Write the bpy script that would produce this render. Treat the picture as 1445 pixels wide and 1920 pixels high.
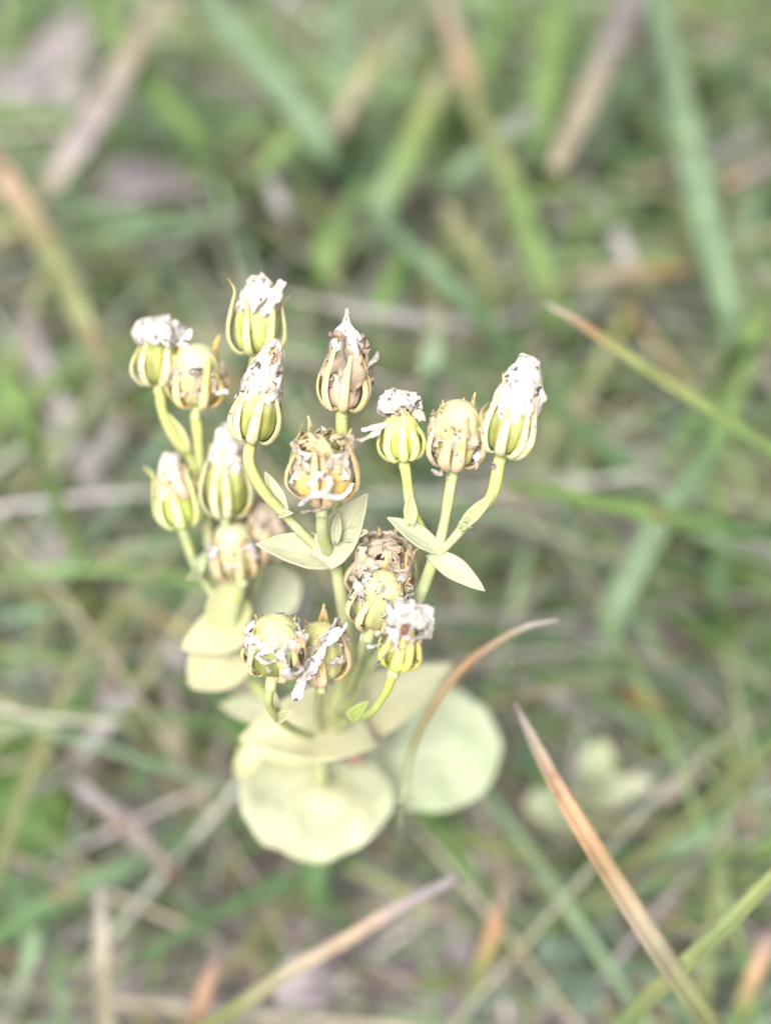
import bpy, math, random
from mathutils import Vector, Matrix, noise

# ------------------------------------------------------------------ camera, light, exposure
SC = bpy.context.scene
for o in list(bpy.data.objects):
    bpy.data.objects.remove(o)
MM = 0.001
TH = math.radians(50.0)            # the lens looks 50 degrees below the horizontal
FOC = 194.0                        # focus distance, mm
PXMM = 13.76                       # photograph pixels per mm at the focus distance
CZ = 150.0 + FOC * math.sin(TH)
X = Vector((1, 0, 0))
U = Vector((0, math.sin(TH), math.cos(TH)))
F = Vector((0, math.cos(TH), -math.sin(TH)))
EYE = Vector((0, 0, CZ))

cd = bpy.data.cameras.new('camera')
cam = bpy.data.objects.new('camera', cd)
SC.collection.objects.link(cam)
cam.matrix_world = Matrix.Translation(EYE * MM) @ Matrix((X, U, -F)).transposed().to_4x4()
cd.sensor_fit = 'VERTICAL'
cd.sensor_height = 36.0
cd.lens = 36.0 * FOC * PXMM / 1920.0
cd.clip_start = 0.005
cd.clip_end = 50.0
cd.dof.use_dof = True
cd.dof.focus_distance = FOC * MM
cd.dof.aperture_fstop = cd.lens / 9.0
SC.camera = cam

SUN_EL, SUN_AZ = math.radians(58), math.radians(200)
w = bpy.data.worlds.new('World')
SC.world = w
w.use_nodes = True
nt = w.node_tree
nt.nodes.clear()
out = nt.nodes.new('ShaderNodeOutputWorld')
bg = nt.nodes.new('ShaderNodeBackground')
sky = nt.nodes.new('ShaderNodeTexSky')
sky.sky_type = 'NISHITA'
sky.sun_disc = False
sky.sun_elevation = SUN_EL
sky.sun_rotation = SUN_AZ
sky.dust_density = 6.0
sky.air_density = 1.0
hs = nt.nodes.new('ShaderNodeHueSaturation')      # an overcast sky is nearly white
hs.inputs['Saturation'].default_value = 0.3
nt.links.new(sky.outputs[0], hs.inputs['Color'])
nt.links.new(hs.outputs[0], bg.inputs['Color'])
nt.links.new(bg.outputs[0], out.inputs[0])
bg.inputs['Strength'].default_value = 0.15

sd = bpy.data.lights.new('sun', 'SUN')
sd.energy = 1.5
sd.angle = math.radians(22)
sd.color = (1.0, 0.98, 0.94)
sun = bpy.data.objects.new('sun', sd)
SC.collection.objects.link(sun)
sdir = Vector((math.sin(SUN_AZ) * math.cos(SUN_EL), math.cos(SUN_AZ) * math.cos(SUN_EL), math.sin(SUN_EL)))
sun.rotation_euler = sdir.to_track_quat('Z', 'Y').to_euler()
sun.location = sdir * 2

vs = SC.view_settings
vs.view_transform = 'Standard'
vs.look = 'None'
vs.gamma = 1.0
vs.use_curve_mapping = False
vs.exposure = 1.27
SC.cycles.use_denoising = True
SC.cycles.max_bounces = 10
SC.cycles.diffuse_bounces = 6
SC.cycles.transmission_bounces = 6

# ------------------------------------------------------------------ helpers
R = random.Random(11)

def PD(px, py, d=0.0):
    """point on the view ray of a photograph pixel, d mm behind the focus distance (world mm)"""
    k = (FOC + d) / FOC / PXMM
    return EYE + F * (FOC + d) + X * ((px - 722.5) * k) + U * ((960 - py) * k)

def PH(px, py, h):
    """point on the view ray of a photograph pixel at height h mm over the soil"""
    r = F + X * ((px - 722.5) / PXMM / FOC) + U * ((960 - py) / PXMM / FOC)
    return EYE + r * ((h - CZ) / r.z)

def project(p):
    q = p - EYE
    d = q.dot(F)
    if d < 1:
        return None
    return 722.5 + q.x * FOC * PXMM / d, 960 - q.dot(U) * FOC * PXMM / d, d

def spline(pts, n):
    """Catmull-Rom through tuples of floats, n samples"""
    pts = [tuple(p) for p in pts]
    m = len(pts)
    if m == 2:
        pts = [pts[0], tuple((a + b) / 2 for a, b in zip(*pts)), pts[1]]
        m = 3
    res = []
    for i in range(n):
        t = i / (n - 1) * (m - 1)
        k = min(int(t), m - 2)
        t -= k
        p1, p2 = pts[k], pts[k + 1]
        p0 = pts[k - 1] if k > 0 else tuple(2 * a - b for a, b in zip(p1, p2))
        p3 = pts[k + 2] if k + 2 < m else tuple(2 * a - b for a, b in zip(p2, p1))
        res.append(tuple(0.5 * (2 * b + (c - a) * t + (2 * a - 5 * b + 4 * c - d) * t * t + (3 * b - a - 3 * c + d) * t ** 3)
                         for a, b, c, d in zip(p0, p1, p2, p3)))
    return res

def lerp(a, b, t):
    return tuple(x + (y - x) * t for x, y in zip(a, b))

def mesh(name, verts, faces, mat, cols=None, smooth=True):
    me = bpy.data.meshes.new(name)
    me.from_pydata([tuple(c * MM for c in v) for v in verts], [], faces)
    if cols is not None:
        a = me.color_attributes.new('Col', 'FLOAT_COLOR', 'POINT')
        flat = []
        for c in cols:
            flat.extend((c[0], c[1], c[2], 1.0))
        a.data.foreach_set('color', flat)
    if smooth:
        me.polygons.foreach_set('use_smooth', [True] * len(me.polygons))
    me.materials.append(mat)
    me.update()
    return me

def put(name, me, parent=None, loc=None, kind=None, label=None, cat=None, group=None, thick=None):
    o = bpy.data.objects.new(name, me)
    SC.collection.objects.link(o)
    if parent is not None:
        o.parent = parent
    if loc is not None:
        o.location = Vector(loc) * MM
    for k, v in (('kind', kind), ('label', label), ('category', cat), ('group', group)):
        if v:
            o[k] = v
    if thick:
        s = o.modifiers.new('thickness', 'SOLIDIFY')
        s.thickness = thick * MM
        s.offset = 0
    return o

def nz(p, s=1.0, seed=0):
    return noise.noise(Vector((p[0] * s + seed * 7.3, p[1] * s - seed * 3.1, p[2] * s + seed * 1.7)))

# ------------------------------------------------------------------ materials
def material(name, rough=0.6, trans=0.0, spec=0.3, nscale=300, namt=0.25, speck=None, bump=0.0, bscale=2000,
             tint=(1, 1, 1), spot=None):
    m = bpy.data.materials.new(name)
    m.use_nodes = True
    t = m.node_tree
    N = t.nodes.new
    t.nodes.clear()
    o = N('ShaderNodeOutputMaterial')
    b = N('ShaderNodeBsdfPrincipled')
    b.inputs['Roughness'].default_value = rough
    b.inputs['Specular IOR Level'].default_value = spec
    at = N('ShaderNodeAttribute')
    at.attribute_name = 'Col'
    tc = N('ShaderNodeTexCoord')
    nn = N('ShaderNodeTexNoise')
    nn.inputs['Scale'].default_value = nscale
    nn.inputs['Detail'].default_value = 5
    t.links.new(tc.outputs['Object'], nn.inputs['Vector'])
    mr = N('ShaderNodeMapRange')
    mr.inputs['From Min'].default_value = 0.25
    mr.inputs['From Max'].default_value = 0.75
    mr.inputs['To Min'].default_value = 1 - namt
    mr.inputs['To Max'].default_value = 1 + namt
    t.links.new(nn.outputs[0], mr.inputs[0])
    mu = N('ShaderNodeVectorMath')
    mu.operation = 'SCALE'
    t.links.new(at.outputs['Color'], mu.inputs[0])
    t.links.new(mr.outputs[0], mu.inputs['Scale'])
    col = mu.outputs[0]
    def overlay(col, scale, lo, hi, colour, detail=3.0, dist=0.0):
        n2 = N('ShaderNodeTexNoise')
        n2.inputs['Scale'].default_value = scale
        n2.inputs['Detail'].default_value = detail
        n2.inputs['Distortion'].default_value = dist
        t.links.new(tc.outputs['Object'], n2.inputs['Vector'])
        r2 = N('ShaderNodeMapRange')
        r2.inputs['From Min'].default_value = lo
        r2.inputs['From Max'].default_value = hi
        t.links.new(n2.outputs[0], r2.inputs[0])
        mx = N('ShaderNodeMix')
        mx.data_type = 'RGBA'
        t.links.new(r2.outputs[0], mx.inputs[0])
        t.links.new(col, mx.inputs[6])
        mx.inputs[7].default_value = (*colour, 1)
        return mx.outputs[2]
    if spot:
        col = overlay(col, *spot)
    if speck:
        col = overlay(col, *speck)
    t.links.new(col, b.inputs['Base Color'])
    if bump:
        nb = N('ShaderNodeTexNoise')
        nb.inputs['Scale'].default_value = bscale
        nb.inputs['Detail'].default_value = 6
        t.links.new(tc.outputs['Object'], nb.inputs['Vector'])
        bp = N('ShaderNodeBump')
        bp.inputs['Strength'].default_value = bump
        bp.inputs['Distance'].default_value = 0.0004
        t.links.new(nb.outputs[0], bp.inputs['Height'])
        t.links.new(bp.outputs[0], b.inputs['Normal'])
    if trans > 0:
        tr = N('ShaderNodeBsdfTranslucent')
        t.links.new(col, tr.inputs['Color'])
        ms = N('ShaderNodeMixShader')
        ms.inputs[0].default_value = trans
        t.links.new(b.outputs[0], ms.inputs[1])
        t.links.new(tr.outputs[0], ms.inputs[2])
        t.links.new(ms.outputs[0], o.inputs[0])
    else:
        t.links.new(b.outputs[0], o.inputs[0])
    return m

M_BLADE = material('grass_blade', rough=0.5, trans=0.4, spec=0.35, nscale=120, namt=0.3,
                   spot=(90, 0.62, 0.72, (0.22, 0.15, 0.08), 6.0, 0.5))
M_LEAF = material('pale_leaf', rough=0.55, trans=0.25, spec=0.3, nscale=220, namt=0.14, bump=0.15, bscale=900,
                  speck=(700, 0.735, 0.76, (0.10, 0.09, 0.06), 1.0))
M_STALK = material('pale_stalk', rough=0.5, trans=0.1, spec=0.3, nscale=260, namt=0.22, bump=0.2,
                   spot=(320, 0.52, 0.68, (0.42, 0.44, 0.12)))
M_SEPAL = material('dry_sepal', rough=0.6, trans=0.15, spec=0.25, nscale=420, namt=0.2, bump=0.3,
                   spot=(380, 0.55, 0.7, (0.55, 0.40, 0.12)), speck=(1500, 0.70, 0.74, (0.06, 0.05, 0.04), 1.0))
M_CAPSULE = material('capsule', rough=0.5, trans=0.12, spec=0.3, nscale=450, namt=0.25, bump=0.25,
                     speck=(1300, 0.69, 0.73, (0.07, 0.05, 0.03), 2.0))
M_PETAL = material('withered_petal', rough=0.8, trans=0.2, spec=0.1, nscale=700, namt=0.14, bump=0.7, bscale=2600,
                   speck=(620, 0.585, 0.63, (0.10, 0.085, 0.08), 6.0, 1.2))
M_SOIL = None

# ------------------------------------------------------------------ the ground
def soil_material():
    m = bpy.data.materials.new('soil')
    m.use_nodes = True
    t = m.node_tree
    b = t.nodes['Principled BSDF']
    b.inputs['Roughness'].default_value = 0.95
    tc = t.nodes.new('ShaderNodeTexCoord')
    n1 = t.nodes.new('ShaderNodeTexNoise')
    n1.inputs['Scale'].default_value = 45
    n1.inputs['Detail'].default_value = 10
    t.links.new(tc.outputs['Object'], n1.inputs['Vector'])
    cr = t.nodes.new('ShaderNodeValToRGB')
    e = cr.color_ramp.elements
    e[0].position, e[0].color = 0.3, (0.09, 0.077, 0.078, 1)
    e[1].position, e[1].color = 0.72, (0.28, 0.24, 0.25, 1)
    k = e.new(0.5)
    k.color = (0.18, 0.155, 0.16, 1)
    t.links.new(n1.outputs[0], cr.inputs[0])
    t.links.new(cr.outputs[0], b.inputs['Base Color'])
    bp = t.nodes.new('ShaderNodeBump')
    bp.inputs['Distance'].default_value = 0.004
    bp.inputs['Strength'].default_value = 0.6
    t.links.new(n1.outputs[0], bp.inputs['Height'])
    t.links.new(bp.outputs[0], b.inputs['Normal'])
    return m
M_SOIL = soil_material()

def build_ground():
    n = 120
    vs_, fs = [], []
    def g(i):                       # finer in the middle, reaching far out
        s = (i / n - 0.5) * 2
        return math.copysign(abs(s) ** 2.6, s) * 20000 + s * 500
    for j in range(n + 1):
        for i in range(n + 1):
            x, y = g(i), g(j) + 250
            z = 5 * nz((x, y, 0), 0.012) + 2 * nz((x, y, 5), 0.06) - 3
            vs_.append((x, y, z))
    for j in range(n):
        for i in range(n):
            a = j * (n + 1) + i
            fs.append((a, a + 1, a + n + 2, a + n + 1))
    put('ground', mesh('ground', vs_, fs, M_SOIL), kind='structure')
build_ground()

# ------------------------------------------------------------------ grass
LIME = (0.165, 0.255, 0.08)
GREEN = (0.112, 0.198, 0.08)
SAGE = (0.2, 0.29, 0.165)
BLUE = (0.14, 0.19, 0.15)
OLIVE = (0.22, 0.235, 0.1)
STRAW = (0.36, 0.31, 0.225)
MAUVE = (0.3, 0.255, 0.26)
PALE = (0.46, 0.42, 0.41)
ORANGE = (0.45, 0.23, 0.11)
SALMON = (0.47, 0.285, 0.165)
BROWN = (0.13, 0.105, 0.1)
YGREEN = (0.25, 0.28, 0.1)

def ribbon(path, widths, cols, nseg=18, nrm=None, fold=0.25, across=2, wob=0.0, seed=0):
    """a blade: points (world mm), full widths, colours, all interpolated along it"""
    k = len(path)
    P = [Vector(p) for p in spline(path, nseg)]
    Wd = [max(0.05, x[0]) for x in spline([(a,) for a in widths], nseg)] if len(widths) == k else \
         [widths[0] + (widths[-1] - widths[0]) * i / (nseg - 1) for i in range(nseg)]
    vs_, fs, cs = [], [], []
    m = 2 * across + 1
    for i in range(nseg):
        tan = (P[min(i + 1, nseg - 1)] - P[max(i - 1, 0)])
        tan = tan.normalized() if tan.length > 1e-6 else Vector((0, 0, 1))
        n0 = nrm if nrm is not None else ((EYE - P[i]).normalized() * 0.55 + Vector((0, 0, 0.55))
                                          + Vector((nz(P[i], 0.02, seed), nz(P[i], 0.02, seed + 3), 0)) * 0.5)
        side = tan.cross(n0)
        side = side.normalized() if side.length > 1e-6 else X
        nn = side.cross(tan).normalized()
        t = i / (nseg - 1) * (len(cols) - 1)
        c0 = min(int(t), len(cols) - 2) if len(cols) > 1 else 0
        c = lerp(cols[c0], cols[c0 + 1], t - c0) if len(cols) > 1 else cols[0]
        for j in range(m):
            v = (j - across) / across
            q = P[i] + side * (v * Wd[i] / 2) + nn * (abs(v) * Wd[i] * fold * 0.5)
            if wob:
                q += nn * (wob * nz(q, 0.15, seed))
            vs_.append(q)
            f = 1.0 + (0.10 if abs(v) < 0.3 else -0.05) + 0.16 * nz((j * 1.7, seed * 0.9, i * 0.08), 1.0, seed)   # paler midrib, veins
            cs.append(tuple(x * f for x in c))
    for i in range(nseg - 1):
        for j in range(m - 1):
            a = i * m + j
            fs.append((a, a + 1, a + m + 1, a + m))
    return vs_, fs, cs

def blade(pts, wpx, cols, label, name='grass_blade', cat='grass blade', group='grass blades around the plant',
          root=True, fold=0.3, seed=0, nseg=22, tall=0):
    """pts: (px, py, height mm) from the tip to the root end; wpx: widths in photograph pixels"""
    def lift(p):
        if p[2] < 15: return 0
        if tall: return tall
        if p[2] > 55: return 40
        return 44 if p[1] < 700 else 34 if p[1] < 1000 else 4 if p[1] > 1150 else 20
    pts = [(p[0], p[1], p[2] + lift(p)) for p in pts]
    path = [PH(*p) for p in pts]
    ws = []
    for i, p in enumerate(path):
        t = i / (len(path) - 1) * (len(wpx) - 1)
        k = min(int(t), len(wpx) - 2)
        wv = (wpx[k] + (wpx[k + 1] - wpx[k]) * (t - k)) * (1.0 if pts[0][2] > 85 else 0.8)
        ws.append(wv / PXMM * (p - EYE).dot(F) / FOC)
    cl = list(cols)
    if root and path[-1].z > 0:                       # carry it down into the soil
        d = (path[-1] - path[-2])
        d.z = 0
        d = d.normalized() if d.length > 0 else Vector((0, -1, 0))
        h = path[-1].z
        p1 = path[-1] + d * h * 0.5 + Vector((0, 0, -h * 0.5))
        p2 = path[-1] + d * h * 0.75 + Vector((0, 0, -h - 4))
        path += [p1, p2]
        ws += [ws[-1] * 0.8, ws[-1] * 0.3]
        cl += [cl[-1]]
    base = path[-1].copy()
    base.z = 0
    v, f, c = ribbon([p - base for p in path], ws, cl, nseg=nseg, nrm=None, fold=fold, across=3, seed=seed)
    me = mesh(name, v, f, M_BLADE, c)
    return put(name, me, loc=base, label=label, cat=cat, group=group, thick=0.18)

DG = 'dry grass blades around the plant'
def dry(pts, wpx, cols, label, **k):
    return blade(pts, wpx, cols, label, name='dry_grass_blade', cat='dry grass', group=DG, **k)

def build_blades():
    b, d = blade, dry
    # nearest, sharpest blades
    b([(1022, 570, 100), (1085, 607, 98), (1140, 648, 96), (1240, 715, 92), (1345, 782, 88), (1460, 860, 82), (1600, 960, 70), (1800, 1120, 40)],
      [5, 26, 34, 40, 46, 48, 44], [PALE, SALMON, YGREEN, YGREEN, LIME, LIME, GREEN, GREEN],
      'yellow green blade with orange then grey withered tip, right of the seed heads', seed=1)
    b([(964, 1318, 78), (1000, 1392, 76), (1040, 1470, 74), (1100, 1572, 70), (1170, 1685, 62), (1250, 1810, 52), (1345, 1945, 40), (1420, 2060, 22)],
      [6, 24, 31, 38, 44, 50, 53, 50], [MAUVE, STRAW, SALMON, lerp(SALMON, OLIVE, .3), STRAW, OLIVE, OLIVE, OLIVE],
      tall=34, label='long salmon and olive blade with pointed grey tip slanting to the bottom right corner', seed=2)
    b([(1460, 1632, 62), (1380, 1715, 56), (1300, 1792, 50), (1220, 1865, 42), (1140, 1945, 32)],
      [26, 30, 32, 34, 34], [YGREEN, lerp(OLIVE, LIME, .5), OLIVE, GREEN], tall=36, label='bright lime green blade crossing under the salmon blade at bottom right', seed=3)
    d([(1046, 1163, 82), (985, 1176, 82), (915, 1215, 80), (858, 1262, 78), (800, 1345, 74), (768, 1420, 68), (755, 1490, 62), (748, 1545, 57), (750, 1640, 14), (757, 1720, -4)],
      [7, 15, 18, 19, 17, 15, 13], [PALE, STRAW, SALMON, lerp(SALMON, OLIVE, .7), (0.28, 0.31, 0.18), (0.30, 0.33, 0.20), SAGE, SAGE], root=False, label=
      'thin curved blade with dry bent tip passing in front of the round right leaf', seed=4)
    d([(862, 1645, 50), (790, 1680, 52), (720, 1718, 52), (640, 1768, 50), (560, 1812, 46), (470, 1872, 40), (380, 1935, 30)],
      [18, 28, 32, 34, 36, 38, 38], [PALE, MAUVE, lerp(SALMON, STRAW, .6), STRAW, OLIVE, OLIVE], tall=24, label='tan straw with blunt pale end running to the bottom edge below the leaves', seed=5)
    b([(1215, -40, 60), (1235, 50, 62), (1262, 160, 62), (1300, 330, 58), (1338, 500, 50), (1385, 650, 38), (1430, 760, 20)],
      [52, 62, 66, 66, 58, 50, 44], [SAGE, SAGE, SAGE, SAGE, SAGE, GREEN], 'broad sage green blade falling steeply along the upper right side', seed=6)
    d([(1040, 318, 52), (1085, 225, 54), (1130, 120, 52), (1165, 50, 48), (1200, -40, 36)],
      [30, 44, 50, 52, 52], [STRAW, STRAW, MAUVE, MAUVE], 'flat tan dry blade with cut end left of the broad sage blade', seed=7)
    b([(905, 905, 56), (985, 918, 58), (1100, 942, 58), (1260, 978, 52), (1400, 1002, 46), (1520, 1020, 30)],
      [10, 34, 48, 54, 56, 54], [YGREEN, LIME, LIME, GREEN, GREEN], tall=44, label='green blade lying nearly level right of the seed heads', seed=8)
    b([(1420, 640, 60), (1380, 740, 60), (1330, 850, 56), (1262, 945, 50), (1190, 1060, 40), (1140, 1180, 30), (1100, 1400, 8)],
      [20, 36, 44, 54, 62, 64, 60], [LIME, LIME, GREEN, SAGE, SAGE, SAGE, SAGE], tall=24, label='long sage blade rising behind the level green blade at right', seed=9)
    b([(690, 395, 40), (770, 470, 42), (860, 560, 42), (940, 645, 40), (1040, 765, 36), (1130, 845, 30), (1230, 935, 18)],
      [30, 48, 52, 52, 50, 50, 46], [SAGE, SAGE, GREEN, GREEN, GREEN, LIME], 'long green blade running diagonally behind the rightmost seed head', seed=10)
    b([(855, 140, 46), (905, 240, 48), (950, 330, 46), (990, 440, 42), (1030, 555, 36), (1060, 650, 26), (1085, 760, 10)],
      [14, 32, 40, 46, 48, 48, 44], [OLIVE, OLIVE, LIME, LIME, LIME, GREEN], 'narrow lime blade above the orange tipped blade', seed=11)
    b([(820, 360, 34), (860, 435, 36), (900, 500, 34), (935, 570, 28), (965, 640, 16)], [26, 42, 46, 46, 42], [STRAW, OLIVE, OLIVE, GREEN],
      'short olive blade between two longer green blades at upper middle', seed=12)
    b([(845, 120, 46), (805, 200, 48), (768, 280, 46), (725, 375, 38), (680, 470, 26), (625, 575, 8)], [22, 46, 54, 56, 56, 52],
      [STRAW, YGREEN, LIME, SAGE, LIME, LIME], 'light green blade leaning right in the upper middle', seed=13)
    d([(905, 260, 40), (880, 165, 46), (858, 90, 46), (830, 10, 40), (810, -60, 30)], [18, 40, 46, 44, 40], [OLIVE, lerp(SALMON, STRAW, 0.4), STRAW, STRAW],
      'orange tan dry blade hanging in from the top edge', seed=14)
    d([(510, 552, 40), (610, 572, 42), (710, 592, 42), (830, 606, 40), (930, 604, 34), (1030, 592, 22)], [20, 34, 38, 36, 34, 30],
      [STRAW, PALE, PALE, PALE, MAUVE], 'pale grey straw lying level behind the tallest middle seed head', seed=15)
    d([(1020, 538, 42), (1100, 524, 42), (1180, 514, 40), (1260, 510, 34), (1330, 512, 22)], [24, 36, 40, 38, 34], [OLIVE, STRAW, ORANGE, MAUVE],
      'short tan and orange straw lying level left of the broad sage blade', seed=16)
    d([(1140, 345, 26), (1180, 335, 30), (1260, 315, 32), (1340, 295, 30), (1460, 250, 20)], [24, 34, 36, 32, 28], [lerp(ORANGE, MAUVE, .4), lerp(ORANGE, MAUVE, .3), MAUVE, MAUVE, MAUVE],
      'rust orange straw crossing behind the broad sage blade', seed=17)
    d([(1360, 345, 34), (1405, 325, 34), (1450, 305, 30), (1540, 270, 16)], [26, 32, 32, 30], [lerp(ORANGE, MAUVE, .3), MAUVE, MAUVE], 'short orange straw at the upper right edge', seed=18)
    d([(330, -20, 46), (275, 60, 50), (215, 165, 50), (150, 270, 46), (95, 355, 38), (40, 440, 24)], [46, 58, 62, 62, 60, 54],
      [STRAW, STRAW, MAUVE, STRAW, STRAW], 'wide tan straw slanting down to the left in the upper left corner', seed=19)
    d([(-30, 280, 64), (25, 355, 64), (75, 440, 60), (130, 545, 54), (190, 680, 44), (250, 810, 30), (300, 900, 10)], [36, 44, 46, 42, 40, 40, 38],
      [lerp(SALMON, STRAW, 0.7), lerp(SALMON, STRAW, 0.6), OLIVE, OLIVE, STRAW, MAUVE, MAUVE], 'salmon to olive dry blade slanting down past the left seed heads', seed=20)
    b([(165, -30, 44), (215, 60, 46), (270, 150, 44), (345, 240, 38), (430, 330, 26), (500, 420, 8)], [38, 52, 56, 56, 54, 50],
      [LIME, LIME, LIME, LIME, GREEN], 'lime green blade slanting right in the upper left', seed=21)
    b([(370, -20, 44), (430, 60, 48), (500, 140, 48), (565, 220, 44), (640, 330, 32), (700, 430, 14)], [40, 56, 60, 60, 56, 52],
      [SAGE, SAGE, SAGE, SAGE, GREEN], 'sage green blade slanting right above the seed heads', seed=22)
    d([(760, 50, 48), (715, 85, 52), (680, 150, 50), (650, 215, 42), (610, 300, 28), (570, 400, 8)], [12, 34, 42, 46, 46, 42],
      [STRAW, OLIVE, STRAW, STRAW, MAUVE], 'pale olive straw with bent tip near the top middle', seed=23)
    b([(604, 610, 20), (606, 500, 42), (640, 410, 44), (700, 320, 36)], [56, 60, 50, 30], [LIME, LIME, LIME, GREEN], 'upright vivid green blade behind the tallest middle seed head', root=False, seed=24)
    b([(-30, 640, 62), (10, 720, 62), (62, 835, 58), (122, 1000, 48), (185, 1160, 36), (245, 1300, 22), (290, 1410, 6)], [22, 34, 42, 46, 46, 44, 40],
      [LIME, LIME, LIME, OLIVE, GREEN, GREEN], 'long lime green blade arching down the left edge', seed=25)
    d([(30, 560, 16), (65, 650, 20), (110, 760, 20), (160, 870, 18), (215, 985, 15), (270, 1090, 6)], [26, 42, 48, 50, 48, 44],
      [MAUVE, MAUVE, PALE, MAUVE, MAUVE], 'broad grey mauve dead blade left of the left seed heads', seed=26)
    d([(245, 770, 16), (200, 840, 20), (140, 920, 18), (85, 1000, 12)], [34, 46, 46, 40], [PALE, PALE, MAUVE], 'short pale straw crossing over the grey mauve blade', seed=27)
    b([(400, 1000, 36), (310, 1020, 40), (190, 1052, 38), (90, 1082, 32), (-20, 1120, 20)], [26, 50, 56, 54, 50], [SAGE, SAGE, SAGE, GREEN],
      'sage blade lying level left of the lowest left seed head', seed=28)
    d([(255, 1150, 36), (305, 1200, 38), (350, 1250, 34), (400, 1310, 20)], [28, 42, 42, 36], [PALE, PALE, MAUVE], 'short grey white dead blade left of the yellow leaves', seed=29)
    d([(305, 1225, 30), (320, 1320, 32), (335, 1420, 26), (350, 1520, 10)], [30, 40, 40, 34], [MAUVE, STRAW, STRAW], 'upright tan straw below the grey white dead blade', seed=30)
    d([(255, 1290, 34), (200, 1360, 36), (150, 1420, 32), (110, 1465, 20)], [34, 44, 46, 40], [PALE, PALE, PALE, MAUVE], 'bright whitish scrap of dead blade at lower left', seed=31)
    d([(225, 1180, 32), (210, 1260, 36), (195, 1340, 32), (180, 1420, 16)], [20, 36, 42, 36], [SALMON, MAUVE, MAUVE], 'pinkish upright straw joining the whitish scrap at lower left', seed=32)
    d([(130, 1460, 36), (200, 1520, 40), (270, 1585, 38), (340, 1655, 30), (420, 1720, 14)], [28, 38, 40, 40, 36], [PALE, MAUVE, STRAW, MAUVE], 'grey straw slanting down right at lower left', seed=33)
    b([(-20, 1770, 26), (70, 1712, 32), (180, 1655, 36), (300, 1600, 34), (440, 1540, 22)], [46, 50, 50, 46, 40], [GREEN, GREEN, SAGE, SAGE], 'sage green blade rising to the right at lower left', seed=34)
    d([(185, 1660, 38), (190, 1740, 40), (192, 1830, 36), (200, 1940, 20)], [18, 32, 38, 38], [PALE, STRAW, STRAW], 'upright pale straw near the bottom left', seed=35)
    d([(425, 1760, 32), (395, 1830, 36), (370, 1900, 32), (340, 1980, 16)], [20, 36, 40, 38], [MAUVE, SALMON, MAUVE], 'mauve straw at the bottom edge left of the tan straw', seed=36)
    d([(940, 1660, 30), (930, 1720, 30), (910, 1790, 26), (880, 1870, 16)], [10, 26, 32, 30], [PALE, ORANGE, YGREEN, GREEN], 'small green blade with orange tip below the salmon blade', seed=37)
    d([(1452, 1740, 34), (1425, 1800, 34), (1395, 1875, 28), (1370, 1960, 16)], [20, 34, 38, 38], [MAUVE, SALMON, LIME, LIME], 'short green blade with mauve tip in the bottom right corner', seed=38)
    b([(820, 1540, 30), (880, 1575, 34), (950, 1600, 34), (1030, 1618, 26), (1110, 1630, 12)], [28, 44, 46, 42, 36], [GREEN, OLIVE, OLIVE, GREEN], 'olive blade lying below the round right leaf', seed=39)
    d([(1150, 1275, 26), (1190, 1305, 32), (1240, 1335, 30), (1310, 1390, 12)], [26, 38, 40, 34], [ORANGE, ORANGE, OLIVE], 'rusty orange blade right of the sage blade foot', seed=40)
    b([(1470, 1330, 20), (1380, 1500, 26), (1270, 1590, 26), (1130, 1610, 14)], [46, 50, 48, 40], [GREEN, SAGE, GREEN], 'dark green blade lying under the salmon blade at right', seed=41)
    b([(90, 445, 34), (190, 448, 38), (320, 430, 36), (440, 425, 28), (540, 420, 12)], [24, 44, 50, 48, 42], [GREEN, SAGE, GREEN, GREEN], 'green blade lying level in the upper left', seed=42)
    d([(1080, 320, 22), (1130, 400, 28), (1165, 470, 28), (1200, 560, 22), (1240, 660, 8)], [26, 40, 42, 40, 36], [MAUVE, PALE, MAUVE, SALMON], 'mauve straw dropping behind the tan and orange straw', seed=43)
    b([(1000, 470, 20), (1080, 435, 28), (1180, 395, 28), (1290, 350, 14)], [28, 42, 42, 36], [GREEN, LIME, GREEN], 'green blade rising to the right behind the broad sage blade', seed=44)
    d([(960, 1280, 32), (1020, 1300, 34), (1080, 1320, 30), (1160, 1335, 14)], [20, 30, 34, 32], [MAUVE, PALE, SAGE], 'grey green straw lying level above the tip of the salmon blade', seed=45)
    b([(815, 560, 62), (812, 640, 64), (805, 720, 58), (800, 800, 46), (795, 900, 26)], [24, 40, 42, 40, 38], [STRAW, SAGE, SAGE, GREEN], 'pale upright sage blade behind the two right middle seed heads', seed=46)
    d([(1000, 870, 18), (1090, 930, 22), (1180, 1010, 22), (1260, 1090, 12)], [40, 56, 58, 50], [MAUVE, MAUVE, SALMON], 'mauve dead blade lying under the level green blade', seed=47)
    b([(1445, 560, 44), (1400, 640, 46), (1360, 700, 42), (1300, 800, 28)], [30, 44, 46, 42], [LIME, LIME, GREEN], 'bright green blade at the right edge above the level green blade', seed=48)
    b([(590, 1700, 16), (600, 1620, 26), (640, 1560, 28), (700, 1520, 20)], [44, 50, 46, 36], [GREEN, GREEN, OLIVE], 'dark green blade under the lowest leaf', root=False, seed=49)
    b([(25, 1860, 24), (60, 1790, 28), (40, 1700, 28), (-30, 1600, 18)], [10, 40, 48, 46], [SAGE, SAGE, GREEN, GREEN], 'sage blade in the bottom left corner', seed=50)
build_blades()

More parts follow.
